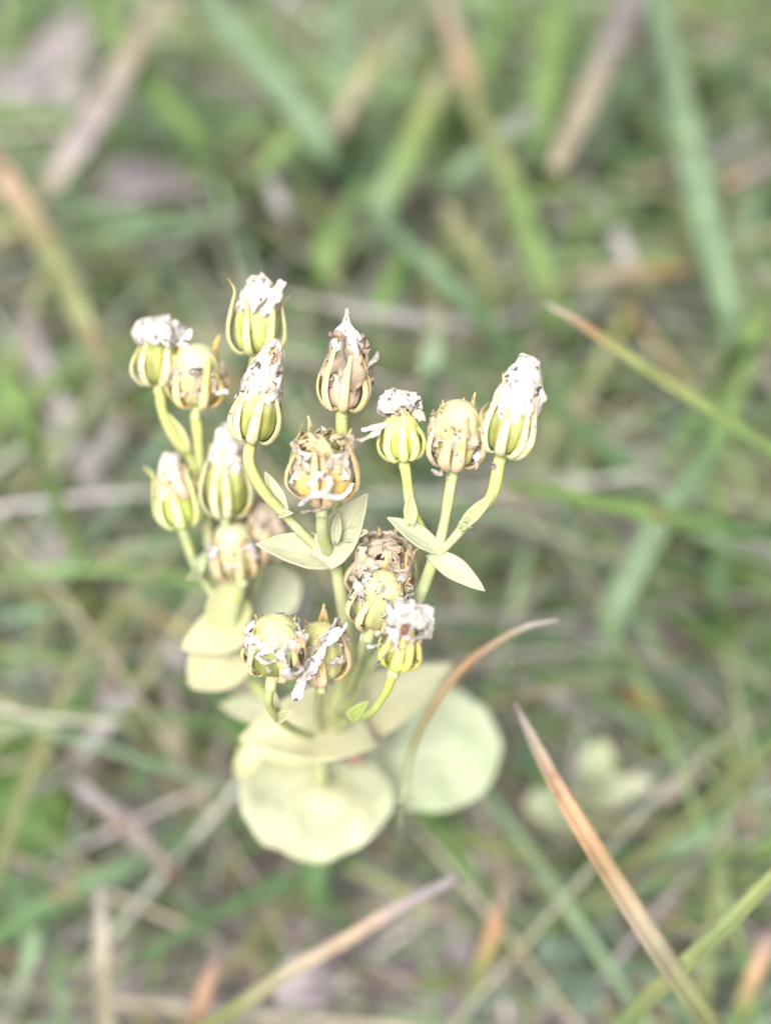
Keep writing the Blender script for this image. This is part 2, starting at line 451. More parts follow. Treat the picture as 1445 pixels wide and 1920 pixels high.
def build_upper_blades():
    b, d = blade, dry
    b([(1050, -30, 40), (1040, 60, 44), (1022, 170, 44), (1000, 280, 36), (975, 400, 16)], [40, 64, 70, 64, 56], [LIME, LIME, LIME, GREEN, GREEN],
      'wide vivid green blade standing left of the flat tan blade with the cut end', seed=61)
    b([(1230, 90, 34), (1180, 160, 38), (1120, 225, 36), (1050, 300, 26), (960, 390, 10)], [30, 48, 52, 48, 42], [SAGE, SAGE, GREEN, GREEN],
      'sage blade slanting left from behind the broad sage blade', seed=62)
    b([(1010, 200, 42), (940, 260, 44), (870, 320, 42), (800, 365, 32), (720, 400, 14)], [22, 46, 50, 46, 40], [PALE, SAGE, SAGE, LIME, GREEN],
      'pale sage blade crossing under the light green blade at upper middle', seed=63)
    b([(600, 190, 40), (560, 240, 42), (510, 300, 38), (460, 370, 28), (400, 460, 10)], [20, 44, 50, 48, 42], [YGREEN, LIME, LIME, GREEN],
      'lime blade slanting left across the sage blade above the seed heads', seed=64)
    b([(150, 215, 34), (230, 225, 38), (330, 245, 36), (430, 265, 24), (520, 290, 8)], [24, 46, 50, 46, 40], [SAGE, SAGE, SAGE, GREEN],
      'soft sage blade lying level under the wide tan straw at upper left', seed=65)
    b([(480, -20, 36), (500, 90, 40), (540, 190, 36), (590, 300, 24), (640, 400, 6)], [34, 46, 48, 46, 40], [GREEN, LIME, LIME, SAGE],
      'green blade dropping from the top edge beside the long sage blade', seed=66)
    b([(640, -30, 40), (632, 70, 42), (640, 180, 38), (660, 290, 28), (690, 410, 8)], [36, 50, 50, 46, 40], [SAGE, SAGE, LIME, GREEN],
      'upright sage blade at the top middle behind the bent pale straw', seed=67)
    b([(950, -30, 36), (930, 60, 40), (890, 150, 38), (840, 240, 28), (780, 330, 10)], [30, 46, 50, 46, 40], [GREEN, LIME, LIME, GREEN],
      'green blade slanting left from the top edge right of the orange tan blade', seed=68)
    b([(20, 380, 30), (110, 390, 34), (220, 405, 34), (340, 440, 26), (450, 500, 8)], [24, 44, 48, 46, 40], [SAGE, SAGE, GREEN, GREEN],
      'sage blade lying under the salmon to olive dry blade', seed=69)
    d([(498, 330, 36), (520, 375, 38), (545, 425, 32), (575, 490, 12)], [20, 36, 36, 28], [PALE, PALE, STRAW], 'short whitish straw above the tallest left seed head', seed=70)
    d([(470, 380, 28), (400, 430, 32), (310, 470, 32), (200, 490, 20), (100, 505, 6)], [18, 30, 34, 32, 28], [STRAW, PALE, STRAW, MAUVE], 'long pale straw lying above the left seed heads', seed=71)
    b([(1445, 60, 30), (1390, 100, 34), (1330, 170, 30), (1270, 260, 14)], [24, 42, 44, 38], [GREEN, GREEN, BLUE], 'dark green blade in the upper right corner', seed=72)
    b([(1330, 900, 30), (1350, 1010, 34), (1340, 1130, 30), (1310, 1250, 12)], [26, 44, 46, 40], [LIME, GREEN, GREEN], 'green blade hanging below the level green blade near the right edge', seed=73)
    b([(760, 420, 30), (735, 520, 36), (690, 620, 34), (640, 720, 20)], [24, 42, 46, 40], [LIME, LIME, GREEN, GREEN], 'lime blade crossing behind the spiked middle seed head', seed=74)
build_upper_blades()

def broad_leaf(pts, wpx, col, label):
    path = [PH(*p) for p in pts]
    ws = [wv / PXMM * (p - EYE).dot(F) / FOC for wv, p in zip(wpx, path)]
    base = path[-1].copy(); base.z = 0
    v, f, c = ribbon([p - base for p in path], ws, [col], nseg=18, fold=0.2, across=5, wob=1.0)
    put('broad_leaf', mesh('broad_leaf', v, f, M_BLADE, c), loc=base, label=label, cat='leaf', thick=0.25)
broad_leaf([(110, 1640, 14), (85, 1560, 16), (40, 1480, 16), (-30, 1390, 12), (-110, 1300, 0)], [10, 110, 170, 160, 60], (0.13, 0.22, 0.06),
           'broad green leaf blurred at the lower left edge')
broad_leaf([(150, 640, 20), (110, 690, 24), (60, 740, 22), (0, 800, 10), (-40, 850, -2)], [20, 110, 130, 100, 40], (0.15, 0.25, 0.11),
           'soft green leaf behind the grey mauve dead blade')

def scatter(name, n, kind_fn, region, label, seed, zmax):
    rr = random.Random(seed)
    V, Fc, C = [], [], []
    made = 0
    while made < n:
        x = rr.uniform(region[0], region[1]); y = rr.uniform(region[2], region[3])
        Lb, el, curl, wd, cols = kind_fn(rr, x, y)
        az = rr.uniform(0, 2 * math.pi)
        p = Vector((x, y, -2.0)); path = []; k = 8; zz = 0
        for i in range(k):
            path.append(p.copy())
            e = el - curl * i / (k - 1)
            az2 = az + 0.5 * nz((x, y, i * 0.4), 0.3)
            p = p + Vector((math.cos(az2) * math.cos(e), math.sin(az2) * math.cos(e), math.sin(e))) * (Lb / (k - 1))
            if p.z < 1.5 + rr.random() * 2: p.z = 1.5 + rr.random() * 3
            zm = zmax if p.y > 270 else min(zmax, 62)
            if p.z > zm: p.z = zm - rr.random() * 4
        bad = False
        for q in path:
            pr = project(q)
            if q.z > 12 and (q.xy - Vector((-10, 121))).length < 14: bad = True
            if pr and 320 < pr[0] < 960 and 480 < pr[1] < 1640 and pr[2] < 255: bad = True
            if pr and 980 < pr[0] < 1235 and 1370 < pr[1] < 1600 and q.z > 20: bad = True
            if pr and pr[2] < (272 if pr[1] > 1300 else 255 if pr[1] > 1000 else 240): bad = True
        if name == 'grass' and x < -12 and rr.random() < 0.4: bad = True
        if bad:
            continue
        prof = [wd * s for s in (0.7, 0.95, 1, 1, 0.92, 0.75, 0.45, 0.05)]
        nr = Vector((rr.uniform(-.6, .6), rr.uniform(-.8, .4), 1)).normalized()
        v, f, c = ribbon(path, prof, cols, nseg=10, nrm=nr, fold=rr.uniform(0.05, 0.4), across=1, seed=made % 50)
        o = len(V)
        V += v; C += c
        Fc += [tuple(a + o for a in q) for q in f]
        made += 1
    put(name, mesh(name, V, Fc, M_BLADE, C), kind='stuff', label=label, cat='grass')

def vary(rr, c, s=0.25):
    k = 1 + rr.uniform(-s, s)
    return tuple(x * k * (1 + rr.uniform(-.08, .08)) for x in c)

def green_kind(rr, x, y):
    if y > 270 and rr.random() < (0.3 if x > -30 else 0.12):          # taller, paler tufts farther off
        c = vary(rr, rr.choice([LIME, LIME, SAGE, SAGE, GREEN, YGREEN]), 0.15)
        return rr.uniform(110, 240), math.radians(rr.uniform(20, 70)), math.radians(rr.uniform(20, 80)), rr.uniform(1.6, 3.6), [c, c, c, vary(rr, rr.choice([c, c, STRAW]))]
    c = vary(rr, rr.choice([GREEN, GREEN, SAGE, SAGE, LIME, LIME, BLUE, OLIVE]))
    t = vary(rr, rr.choice([c, c, c, STRAW, SALMON]))
    return rr.uniform(70, 190), math.radians(rr.uniform(6, 55)), math.radians(rr.uniform(5, 70)), rr.uniform(0.8, 2.3) + (1.6 if rr.random() < 0.15 else 0), [c, c, c, t]

def dry_kind(rr, x, y):
    if rr.random() < 0.3:                          # long thin straws crossing through the tufts
        c = vary(rr, rr.choice([STRAW, PALE, STRAW, MAUVE, (0.42, 0.38, 0.27)]))
        return rr.uniform(110, 230), math.radians(rr.uniform(8, 50)), math.radians(rr.uniform(0, 45)), rr.uniform(0.7, 1.9), [c, c, vary(rr, c)]
    if x < -10 and y > 330 and rr.random() < 0.75:
        c = vary(rr, rr.choice([PALE, PALE, STRAW, (0.44, 0.38, 0.375)]))
    else: c = vary(rr, rr.choice([MAUVE, MAUVE, MAUVE, BROWN, BROWN, BROWN, STRAW, STRAW, PALE] if y < 230 else [MAUVE, MAUVE, STRAW, PALE, MAUVE, PALE, BROWN, STRAW, STRAW]))
    return rr.uniform(40, 150), math.radians(rr.uniform(0, 45)), math.radians(rr.uniform(5, 45)), rr.uniform(0.5, 1.7) + (1.6 if rr.random() < 0.1 else 0), [c, vary(rr, c), vary(rr, c)]

scatter('grass', 6200, green_kind, (-280, 280, 20, 740), 'green blades of turf tangled around the plant', 8, 72)
scatter('dry_grass', 5000, dry_kind, (-280, 280, 20, 740), 'mauve and tan dead straw lying on the soil', 6, 68)

def dead_leaf(pts, wpx, col, label):
    pts = [(a, b, h + (34 if b < 500 else 14)) for a, b, h in pts]
    path = [PH(*p) for p in pts]
    ws = [wv / PXMM * (p - EYE).dot(F) / FOC for wv, p in zip(wpx, path)]
    base = path[-1].copy(); base.z = 0
    v, f, c = ribbon([p - base for p in path], ws, [col, lerp(col, MAUVE, 0.5)], nseg=18, fold=0.3, across=5, wob=2.0, seed=3)
    put('dead_leaf', mesh('dead_leaf', v, f, M_BLADE, c), loc=base, label=label, cat='dead leaf', group='dead leaves on the soil', thick=0.25)
PINK = (0.38, 0.33, 0.335)
dead_leaf([(150, 20, 34), (120, 90, 36), (105, 160, 34), (90, 250, 28)], [30, 90, 110, 40], PINK, 'pale pinkish dead leaf in the upper left corner')
dead_leaf([(170, 370, 30), (230, 350, 34), (300, 340, 32), (370, 350, 24)], [30, 90, 100, 40], lerp(PINK, MAUVE, 0.4), 'curled mauve dead leaf above the left seed heads')
dead_leaf([(60, 230, 30), (30, 180, 34), (-10, 120, 30)], [40, 100, 90], PINK, 'pale dead leaf at the upper left edge')
dead_leaf([(60, 1000, 24), (100, 1040, 28), (140, 1080, 24)], [40, 90, 50], PINK, 'pinkish dead leaf left of the lowest left seed head')
dead_leaf([(1040, 1000, 24), (980, 960, 28), (930, 930, 24)], [30, 60, 40], lerp(PINK, SALMON, 0.2), 'pinkish dead leaf under the two right leaves')
dead_leaf([(1180, 900, 24), (1160, 960, 26), (1140, 1010, 22)], [30, 60, 40], PINK, 'greyish pink dead leaf below the level green blade')
dead_leaf([(520, 1870, 20), (570, 1840, 24), (630, 1850, 20)], [40, 90, 50], lerp(PINK, MAUVE, 0.5), 'mauve dead leaf near the bottom edge behind the tan straw')
dead_leaf([(1320, 30, 24), (1360, 90, 26), (1420, 130, 22)], [30, 80, 50], lerp(MAUVE, BROWN, 0.4), 'brown mauve dead leaf in the upper right corner')
dead_leaf([(1330, 1410, 14), (1290, 1460, 16), (1230, 1500, 14)], [20, 34, 24], lerp(MAUVE, ORANGE, 0.3), 'reddish pink dead leaf at the right below the rusty blade')

# ------------------------------------------------------------------ the yellow-wort
CREAM = (0.455, 0.45, 0.3)
LEAFG = (0.405, 0.435, 0.295)
LEAFY = (0.475, 0.45, 0.27)
STALKC = (0.355, 0.395, 0.205)
OCHRE = (0.60, 0.42, 0.13)
TANSEP = (0.62, 0.46, 0.22)
CAPG = (0.25, 0.26, 0.07)
CAPY = (0.41, 0.39, 0.17)
WHITE = (0.53, 0.5, 0.45)
TAN = (0.50, 0.39, 0.28)
GREYB = (0.24, 0.20, 0.17)
RUST = (0.52, 0.20, 0.05)

def tube(pts, radii, cols, n=22, sides=10, seed=0):
    P = [Vector(p) for p in spline(pts, n)]
    V, Fc, C = [], [], []
    ref = Vector((0.3, -0.8, 0.5))
    for i in range(n):
        t = (P[min(i + 1, n - 1)] - P[max(i - 1, 0)]).normalized()
        a = t.cross(ref).normalized(); b = t.cross(a)
        s = i / (n - 1)
        q = s * (len(radii) - 1); k = min(int(q), len(radii) - 2)
        r = radii[k] + (radii[k + 1] - radii[k]) * (q - k)
        q = s * (len(cols) - 1); k = min(int(q), max(0, len(cols) - 2))
        c = lerp(cols[k], cols[min(k + 1, len(cols) - 1)], q - k)
        for j in range(sides):
            th = 2 * math.pi * j / sides
            rr = r * (1 + 0.08 * math.cos(4 * th) + 0.10 * nz(P[i], 0.5, seed))     # faintly four-angled
            V.append(P[i] + a * math.cos(th) * rr + b * math.sin(th) * rr)
            C.append(c)
    for i in range(n - 1):
        for j in range(sides):
            a0 = i * sides + j; a1 = i * sides + (j + 1) % sides
            Fc.append((a0, a1, a1 + sides, a0 + sides))
    Fc.append(tuple(range(sides))[::-1])
    Fc.append(tuple(range((n - 1) * sides, n * sides)))
    return V, Fc, C

def leaf_mesh(base, tip, hw, nrm, cup=0.35, droop=0.0, w0=0.45, peak=0.45, point=1.0, cols=(LEAFG, LEAFG), seed=0, nu=34, nv=16, ripple=0.3):
    ax = tip - base
    L = ax.length
    ax.normalize()
    side = ax.cross(nrm).normalized()
    nn = side.cross(ax).normalized()
    V, Fc, C = [], [], []
    for i in range(nu + 1):
        u = 1 - (1 - i / nu) ** 1.8
        if u < peak:
            wv = w0 + (1 - w0) * math.sin(u / peak * math.pi / 2)
        else:
            s = (u - peak) / (1 - peak)
            wv = (1 - s ** (2.0 if point < 1 else 1.6)) ** (0.55 if point < 1 else 0.9)
        wv = max(wv * hw * (1 + 0.05 * nz((u * 6, seed, 0), 1, seed)), 0.02)
        m = base + ax * (L * u) + nn * (droop * L * (u * (1 - u) * 4 * 0.5 - u * u * 0.3))
        for j in range(nv + 1):
            v = j / nv * 2 - 1
            p = m + side * (v * wv) + nn * (cup * wv * v * v - 0.18 * math.exp(-(v / 0.1) ** 2))
            p += nn * (ripple * hw * 0.35 * nz(p, 0.16, seed)) + ax * (0.25 * ripple * hw * nz(p, 0.25, seed + 9) * abs(v))
            V.append(p)
            k = 0.5 + 0.5 * nz(p, 0.09, seed + 4)
            c = lerp(cols[0], cols[1], min(1, max(0, k * 1.6 - 0.3)))
            c = tuple(x * (1 + 0.05 * math.cos(v * 19 + 3 * nz(p, 0.1, seed))) for x in c)
            if abs(v) < 0.06:
                c = tuple(x * 1.08 for x in c)
            C.append(c)
    for i in range(nu):
        for j in range(nv):
            a = i * (nv + 1) + j
            Fc.append((a, a + 1, a + nv + 2, a + nv + 1))
    return V, Fc, C

FOOT = PH(606, 1545, 0)
wort = bpy.data.objects.new('yellow_wort', None)
SC.collection.objects.link(wort)
wort.location = FOOT * MM
wort.empty_display_size = 0.01
wort['label'] = 'pale yellow flowering plant gone to seed, sharp in front of the blurred grass'
wort['category'] = 'plant'

def stalk(pts, radii, cols, name='stalk', **k):
    path = [p - FOOT if isinstance(p, Vector) else PD(*p) - FOOT for p in pts]
    v, f, c = tube(path, radii, cols, **k)
    return put(name, mesh(name, v, f, M_STALK, c), wort)

def leaf(base, tip, hwpx, n=(0, 0.35, 0.65), name='leaf', thick=0.22, **k):
    """base, tip: (px, py, d); n: camera-wise normal mix (right, towards up of the picture, towards the lens)"""
    b0, t0 = PD(*base) - FOOT, PD(*tip) - FOOT
    hw = hwpx / PXMM * (FOC + (base[2] + tip[2]) / 2) / FOC
    nrm = (X * n[0] + Vector((0, 0, 1)) * n[1] - F * n[2]).normalized()
    v, f, c = leaf_mesh(b0, t0, hw, nrm, **k)
    return put(name, mesh(name, v, f, M_LEAF, c), wort, thick=thick)

# stems
stalk([FOOT + Vector((0, 0, -4)), FOOT + Vector((0, -4, 25)), (603, 1470, 56), (600, 1420, 45), (612, 1370, 38), (652, 1250, 24), (652, 1190, 18), (641, 1120, 12), (628, 1045, 8)],
      [1.2, 1.2, 1.15, 1.0, 0.9], [STALKC, STALKC, (0.52, 0.54, 0.26), STALKC], name='stem', n=40)
stalk([(628, 1045, 8), (632, 960, 7), (641, 850, 2), (641, 778, 0)], [0.8, 0.68, 0.72, 0.85], [STALKC, (0.50, 0.52, 0.2), (0.41, 0.45, 0.15)])
stalk([(620, 1048, 8), (606, 1005, 2), (604, 958, -2)], [0.85, 0.8, 0.85], [STALKC, STALKC])
stalk([(620, 1044, 8), (578, 1010, 5), (535, 966, 3), (492, 918, 1), (468, 868, 0), (470, 832, 0)], [0.7, 0.62, 0.72, 0.75, 0.8], [(0.5, 0.53, 0.26), STALKC, (0.42, 0.44, 0.14), (0.42, 0.43, 0.14)], n=30)
stalk([(640, 1335, 33), (700, 1240, 18), (760, 1170, 10), (792, 1105, 5), (817, 1037, 2)], [0.95, 0.9, 0.85], [STALKC, STALKC], n=30)
stalk([(817, 1037, 2), (790, 992, 1), (771, 950, 1), (763, 900, 0), (758, 866, 0)], [0.7, 0.62, 0.8, 0.7, 0.8], [STALKC, STALKC, (0.5, 0.5, 0.13)])
stalk([(820, 1037, 2), (835, 970, 1), (848, 890, 0)], [0.85, 0.72, 0.8], [STALKC, STALKC])
stalk([(818, 1042, 2), (850, 1010, 0), (890, 962, -1), (922, 928, -2), (938, 855, -2)], [0.65, 0.62, 0.75, 0.8, 0.85], [STALKC, STALKC, (0.42, 0.44, 0.14), (0.42, 0.43, 0.14)], n=28)
stalk([(740, 1258, -4), (722, 1300, 0), (694, 1336, 8), (655, 1347, 20), (628, 1372, 36)], [0.7, 0.6, 0.65, 0.7], [(0.42, 0.46, 0.1), (0.36, 0.42, 0.14), STALKC], n=26)
stalk([(685, 1190, 3), (664, 1265, 16), (645, 1320, 30), (625, 1372, 37)], [0.7, 0.65, 0.7], [STALKC, STALKC])
stalk([(508, 1280, 0), (506, 1325, 5), (540, 1362, 18), (598, 1388, 38)], [0.65, 0.55, 0.6, 0.65], [(0.4, 0.44, 0.15), STALKC], n=26)
stalk([(600, 1285, 6), (596, 1335, 22), (606, 1380, 38)], [0.7, 0.65, 0.7], [STALKC, STALKC])
stalk([(700, 1150, 10), (690, 1225, 18), (645, 1330, 33)], [0.8, 0.7, 0.75], [STALKC, STALKC])
stalk([(600, 1410, 43), (520, 1330, 40), (455, 1250, 36), (430, 1185, 32)], [1.0, 0.95, 0.9], [STALKC, STALKC], n=28)
stalk([(430, 1185, 32), (398, 1112, 28), (366, 1058, 25), (343, 990, 22)], [0.8, 0.7, 0.8], [STALKC, STALKC])
stalk([(432, 1185, 32), (432, 1060, 26), (425, 970, 20)], [0.8, 0.7, 0.8], [STALKC, STALKC])
stalk([(432, 1185, 32), (446, 1130, 25), (455, 1090, 20)], [0.8, 0.75, 0.8], [STALKC, STALKC])
stalk([(436, 1185, 33), (470, 1120, 31), (490, 1055, 28)], [0.8, 0.75, 0.8], [STALKC, STALKC])
stalk([(430, 1180, 32), (402, 1080, 29), (384, 930, 24), (373, 830, 18), (368, 774, 16)], [0.9, 0.85, 0.8, 0.85], [STALKC, STALKC, (0.5, 0.46, 0.14)], n=30)
stalk([(386, 940, 24), (364, 872, 22), (330, 822, 19), (306, 772, 17), (300, 724, 16)], [0.7, 0.75, 0.9, 0.75, 0.8], [STALKC, (0.42, 0.45, 0.16), (0.42, 0.44, 0.15)], n=26)
stalk([(480, 665, 10), (470, 740, 13), (452, 900, 22), (434, 1110, 30)], [0.8, 0.75, 0.8], [STALKC, STALKC], n=26)

# leaves
leaf((634, 1046, 8), (480, 1020, 3), 36, n=(0, 0.5, 0.5), w0=0.55, peak=0.4, cup=0.45, cols=(LEAFG, CREAM), seed=1)
leaf((606, 1056, 6), (689, 924, 3), 40, n=(-0.2, 0.2, 0.8), w0=0.55, peak=0.35, cup=0.4, cols=(CREAM, CREAM), seed=2)
leaf((826, 1034, 2), (727, 970, -3), 21, n=(0.1, 0.5, 0.5), w0=0.45, peak=0.45, cup=0.4, cols=(CREAM, LEAFG), seed=3)
leaf((806, 1036, 2), (908, 1107, -3), 23, n=(0.1, 0.4, 0.6), w0=0.45, peak=0.45, cup=0.3, cols=(CREAM, LEAFG), seed=4)
B = dict(name='bract', nu=12, nv=6)
leaf((536, 968, 3), (497, 884, 2), 15, cols=(CREAM, CREAM), seed=5, cup=0.8, **B)
leaf((522, 966, 3), (548, 962, 0), 8, cols=(CREAM, LEAFY), seed=6, cup=0.8, **B)
leaf((640, 1010, 5), (690, 996, 3), 12, cols=(LEAFG, CREAM), seed=7, cup=0.8, **B)
leaf((628, 1020, 4), (634, 960, 2), 10, cols=(LEAFG, CREAM), seed=8, cup=0.8, **B)
leaf((862, 992, -2), (926, 926, -4), 12, cols=(LEAFG, (0.5, 0.54, 0.16)), seed=9, cup=1.0, **B)
leaf((884, 985, -2), (862, 978, -4), 8, cols=(LEAFG, CREAM), seed=10, cup=1.0, **B)
leaf((770, 985, -1), (768, 925, -2), 12, cols=(LEAFG, (0.5, 0.52, 0.2)), seed=11, cup=1.0, **B)
leaf((352, 850, 20), (308, 770, 17), 15, cols=((0.5, 0.52, 0.14), CREAM), seed=12, cup=0.9, **B)
leaf((368, 1082, 25), (386, 1035, 23), 11, cols=(LEAFG, STALKC), seed=13, cup=0.9, **B)
leaf((380, 1078, 25), (350, 1084, 22), 9, cols=(LEAFG, STALKC), seed=14, cup=0.9, **B)
leaf((655, 1350, 14), (690, 1315, 8), 12, cols=((0.42, 0.5, 0.1), STALKC), seed=15, cup=0.9, **B)
leaf((668, 1350, 14), (650, 1335, 12), 8, cols=((0.42, 0.5, 0.1), LEAFG), seed=16, cup=0.9, **B)
leaf((520, 1350, 10), (508, 1285, 8), 12, cols=(LEAFY, CREAM), seed=17, cup=0.9, **B)
leaf((520, 1350, 10), (548, 1332, 6), 10, cols=(LEAFY, CREAM), seed=18, cup=0.9, **B)
# fused leaf pairs round the stem
leaf((690, 1352, 36), (450, 1386, 28), 72, n=(0.05, 0.6, 0.5), w0=0.75, peak=0.4, cup=0.55, cols=(CREAM, LEAFY), seed=20)
leaf((600, 1380, 38), (848, 1246, 44), 58, n=(-0.1, 0.55, 0.5), w0=0.8, peak=0.4, cup=0.35, cols=(LEAFY, CREAM), seed=21)
leaf((612, 1384, 36), (640, 1282, 30), 34, n=(0, 0.3, 0.7), w0=0.6, peak=0.45, cup=0.4, cols=(LEAFY, CREAM), seed=22)
leaf((600, 1400, 58), (590, 1612, 42), 140, n=(0, 0.7, 0.4), w0=0.55, peak=0.55, cup=0.12, point=0.5, cols=((0.40, 0.42, 0.285), (0.44, 0.435, 0.27)), seed=23, droop=0.1)
leaf((640, 1440, 62), (934, 1382, 66), 118, n=(0, 0.6, 0.5), w0=0.5, peak=0.6, cup=0.18, point=0.5, cols=((0.39, 0.425, 0.29), (0.37, 0.425, 0.255)), seed=24)
leaf((600, 1440, 54), (440, 1432, 54), 62, n=(0, 0.6, 0.5), w0=0.7, peak=0.55, cup=0.2, point=0.5, cols=(LEAFY, (0.5, 0.52, 0.2)), seed=25)
leaf((600, 1430, 47), (660, 1330, 66), 110, n=(0, 0.7, 0.4), w0=0.6, peak=0.5, cup=0.2, point=0.5, cols=(LEAFG, CREAM), seed=26)
# left branch leaves
leaf((470, 1165, 32), (338, 1216, 27), 46, n=(0.1, 0.6, 0.5), w0=0.6, peak=0.4, cup=0.3, cols=(LEAFY, CREAM), seed=27)
leaf((470, 1195, 35), (360, 1288, 27), 54, n=(0.1, 0.55, 0.55), w0=0.6, peak=0.5, cup=0.2, point=0.5, cols=(LEAFY, LEAFY), seed=28)
leaf((440, 1180, 34), (548, 1072, 40), 58, n=(0, 0.4, 0.6), w0=0.5, peak=0.6, cup=0.2, point=0.5, cols=(LEAFG, CREAM), seed=29)
leaf((430, 1190, 31), (432, 1080, 26), 42, n=(0, 0.3, 0.7), w0=0.5, peak=0.5, cup=0.4, cols=(LEAFY, (0.5, 0.52, 0.2)), seed=30)
leaf((510, 1335, 42), (412, 1322, 38), 28, n=(0, 0.6, 0.5), w0=0.5, peak=0.4, cup=0.3, cols=(LEAFG, CREAM), seed=31)

# ------------------------------------------------------------------ seed heads
def sepal_mesh(L, R, tipr, ang, seed, cols, wid, rr):
    n, sides = 18, 10
    V, Fc, C = [], [], []
    d = Vector((math.cos(ang), math.sin(ang), 0)); tg = Vector((-math.sin(ang), math.cos(ang), 0))
    sway = rr.uniform(-0.8, 0.8); Ls = L * rr.uniform(0.78, 1.08); tr = tipr * rr.uniform(0.55, 1.35)
    prof = [(0.12 * R, 0.25), (0.62 * R, -0.05 * L * 0.6), (0.98 * R, 0.14 * Ls), (1.04 * R, 0.36 * Ls), (0.92 * R * (0.8 + 0.2 * tr), 0.62 * Ls),
            (R * (0.5 + 0.45 * tr) * 0.85, 0.84 * Ls), (R * tr, Ls)]
    P = spline([(a, z, 0.0) for a, z in prof], n)
    pts = [d * a + tg * (sway * R * 0.45 * (z / Ls) ** 2) + Vector((0, 0, z)) for a, z, _ in P]
    for i in range(n):
        s = i / (n - 1)
        t = (pts[min(i + 1, n - 1)] - pts[max(i - 1, 0)]).normalized()
        o = tg.cross(t).normalized()
        if o.dot(d) < 0 and i > 3: o = -o
        wv = wid * (0.7 + 0.5 * math.sin(min(1, s * 3.0) * math.pi / 2)) * (1 - max(0, (s - 0.25) / 0.75) ** 1.4 * 0.86)
        wv *= 1 + 0.12 * nz(pts[i], 0.8, seed)
        c = lerp(cols[0], cols[1], max(0, min(1, s * 1.5 - 0.3 + 0.5 * nz(pts[i], 0.5, seed))))
        for j in range(sides):
            th = 2 * math.pi * j / sides
            V.append(pts[i] + tg * (math.cos(th) * wv) + o * (math.sin(th) * wv * ((0.5 * math.sin(th) ** 2 + 0.06) if math.sin(th) > 0 else 0.16)))
            C.append(tuple(x * (1.0 + 0.12 * math.sin(th) + 0.2 * nz((j * 1.3, s * 5, seed), 1, seed)) for x in c))
    for i in range(n - 1):
        for j in range(sides):
            a0 = i * sides + j; a1 = i * sides + (j + 1) % sides
            Fc.append((a0, a1, a1 + sides, a0 + sides))
    Fc.append(tuple(range(sides))[::-1]); Fc.append(tuple(range((n - 1) * sides, n * sides)))
    return V, Fc, C

def capsule_mesh(L, R, col, top, seed, z0=-0.1):
    n, m = 22, 48
    V, Fc, C = [], [], []
    for i in range(n + 1):
        s = i / n
        z = z0 + (L - z0) * (1 - math.cos(s * math.pi)) / 2
        r = R * math.sin(s * math.pi) ** (0.45 if s < 0.5 else 0.75) if 0 < i < n else 0.02
        for j in range(m):
            th = 2 * math.pi * j / m
            k = 1 - 0.10 * max(0, math.cos(2 * th)) ** 10 + 0.018 * math.sin(12 * th + 2 * nz((s * 3, 0, 0), 1, seed)) + 0.07 * nz((math.cos(th) * 2, math.sin(th) * 2, z * 0.4), 1, seed)
            V.append(Vector((math.cos(th) * r * k, math.sin(th) * r * k, z)))
            fk = 1 + 0.12 * math.sin(12 * th) + 0.25 * nz((math.cos(th) * 5, math.sin(th) * 5, s * 1.5), 1, seed + 2)
            C.append(tuple(x * fk for x in lerp(col, top, max(0, min(1, (s - 0.45) * 2.4 + 0.4 * nz(V[-1], 0.6, seed))))))
    for i in range(n):
        for j in range(m):
            a = i * m + j; b = i * m + (j + 1) % m
            Fc.append((a, b, b + m, a + m))
    return V, Fc, C

def crumple(prof, fold=(7, 0.16, 1.5), amp=0.5, hole=0.42, bend=(0, 0), seed=0, cols=(WHITE, TAN), nth=56, nzr=30, rag=0.6, mix=0.0, arc=None):
    """withered petals: a folded, torn, crumpled sleeve round the local axis. prof: (z, r) from low to high"""
    P = spline([(z, r, 0.0) for z, r in prof], nzr)
    z0, z1 = prof[0][0], prof[-1][0]
    V, Fc, C, keep = [], [], [], []
    for i in range(nzr):
        s = i / (nzr - 1); z, r, _ = P[i]; r = max(r, 0.05)
        for j in range(nth):
            th = 2 * math.pi * j / nth
            cx, sx = math.cos(th), math.sin(th)
            k = 1 + fold[1] * math.sin(fold[0] * th + fold[2] * s * 3) + 0.5 * fold[1] * math.sin((fold[0] * 2 + 1) * th + seed)
            zz = z + rag * nz((cx * 2.2, sx * 2.2, seed * 1.3), 1, seed) * (1.5 if i == 0 else (1 - s) * 1.2 + s * 0.7)
            p = Vector((cx * r * k, sx * r * k, zz))
            d = Vector((nz(p, 0.55, seed), nz(p, 0.55, seed + 5), nz(p, 0.55, seed + 11)))
            e = Vector((nz(p, 1.5, seed + 2), nz(p, 1.5, seed + 7), nz(p, 1.5, seed + 13)))
            p += d * amp + e * (amp * 0.42)
            t = max(0, s) ** 1.4
            p += Vector((bend[0] * t, bend[1] * t, 0))
            V.append(p)
            q = 0.5 + 0.9 * nz(p, 0.45, seed + 21) + mix
            C.append(lerp(cols[0], cols[1], max(0, min(1, q * 1.8 - 0.9))))
            keep.append(nz(p, 0.42, seed + 31) + 0.35 * nz(p, 1.3, seed + 37))
    for i in range(nzr - 1):
        for j in range(nth):
            a = i * nth + j; b = i * nth + (j + 1) % nth
            if keep[a] < hole:
                Fc.append((a, b, b + nth, a + nth))
    return V, Fc, C

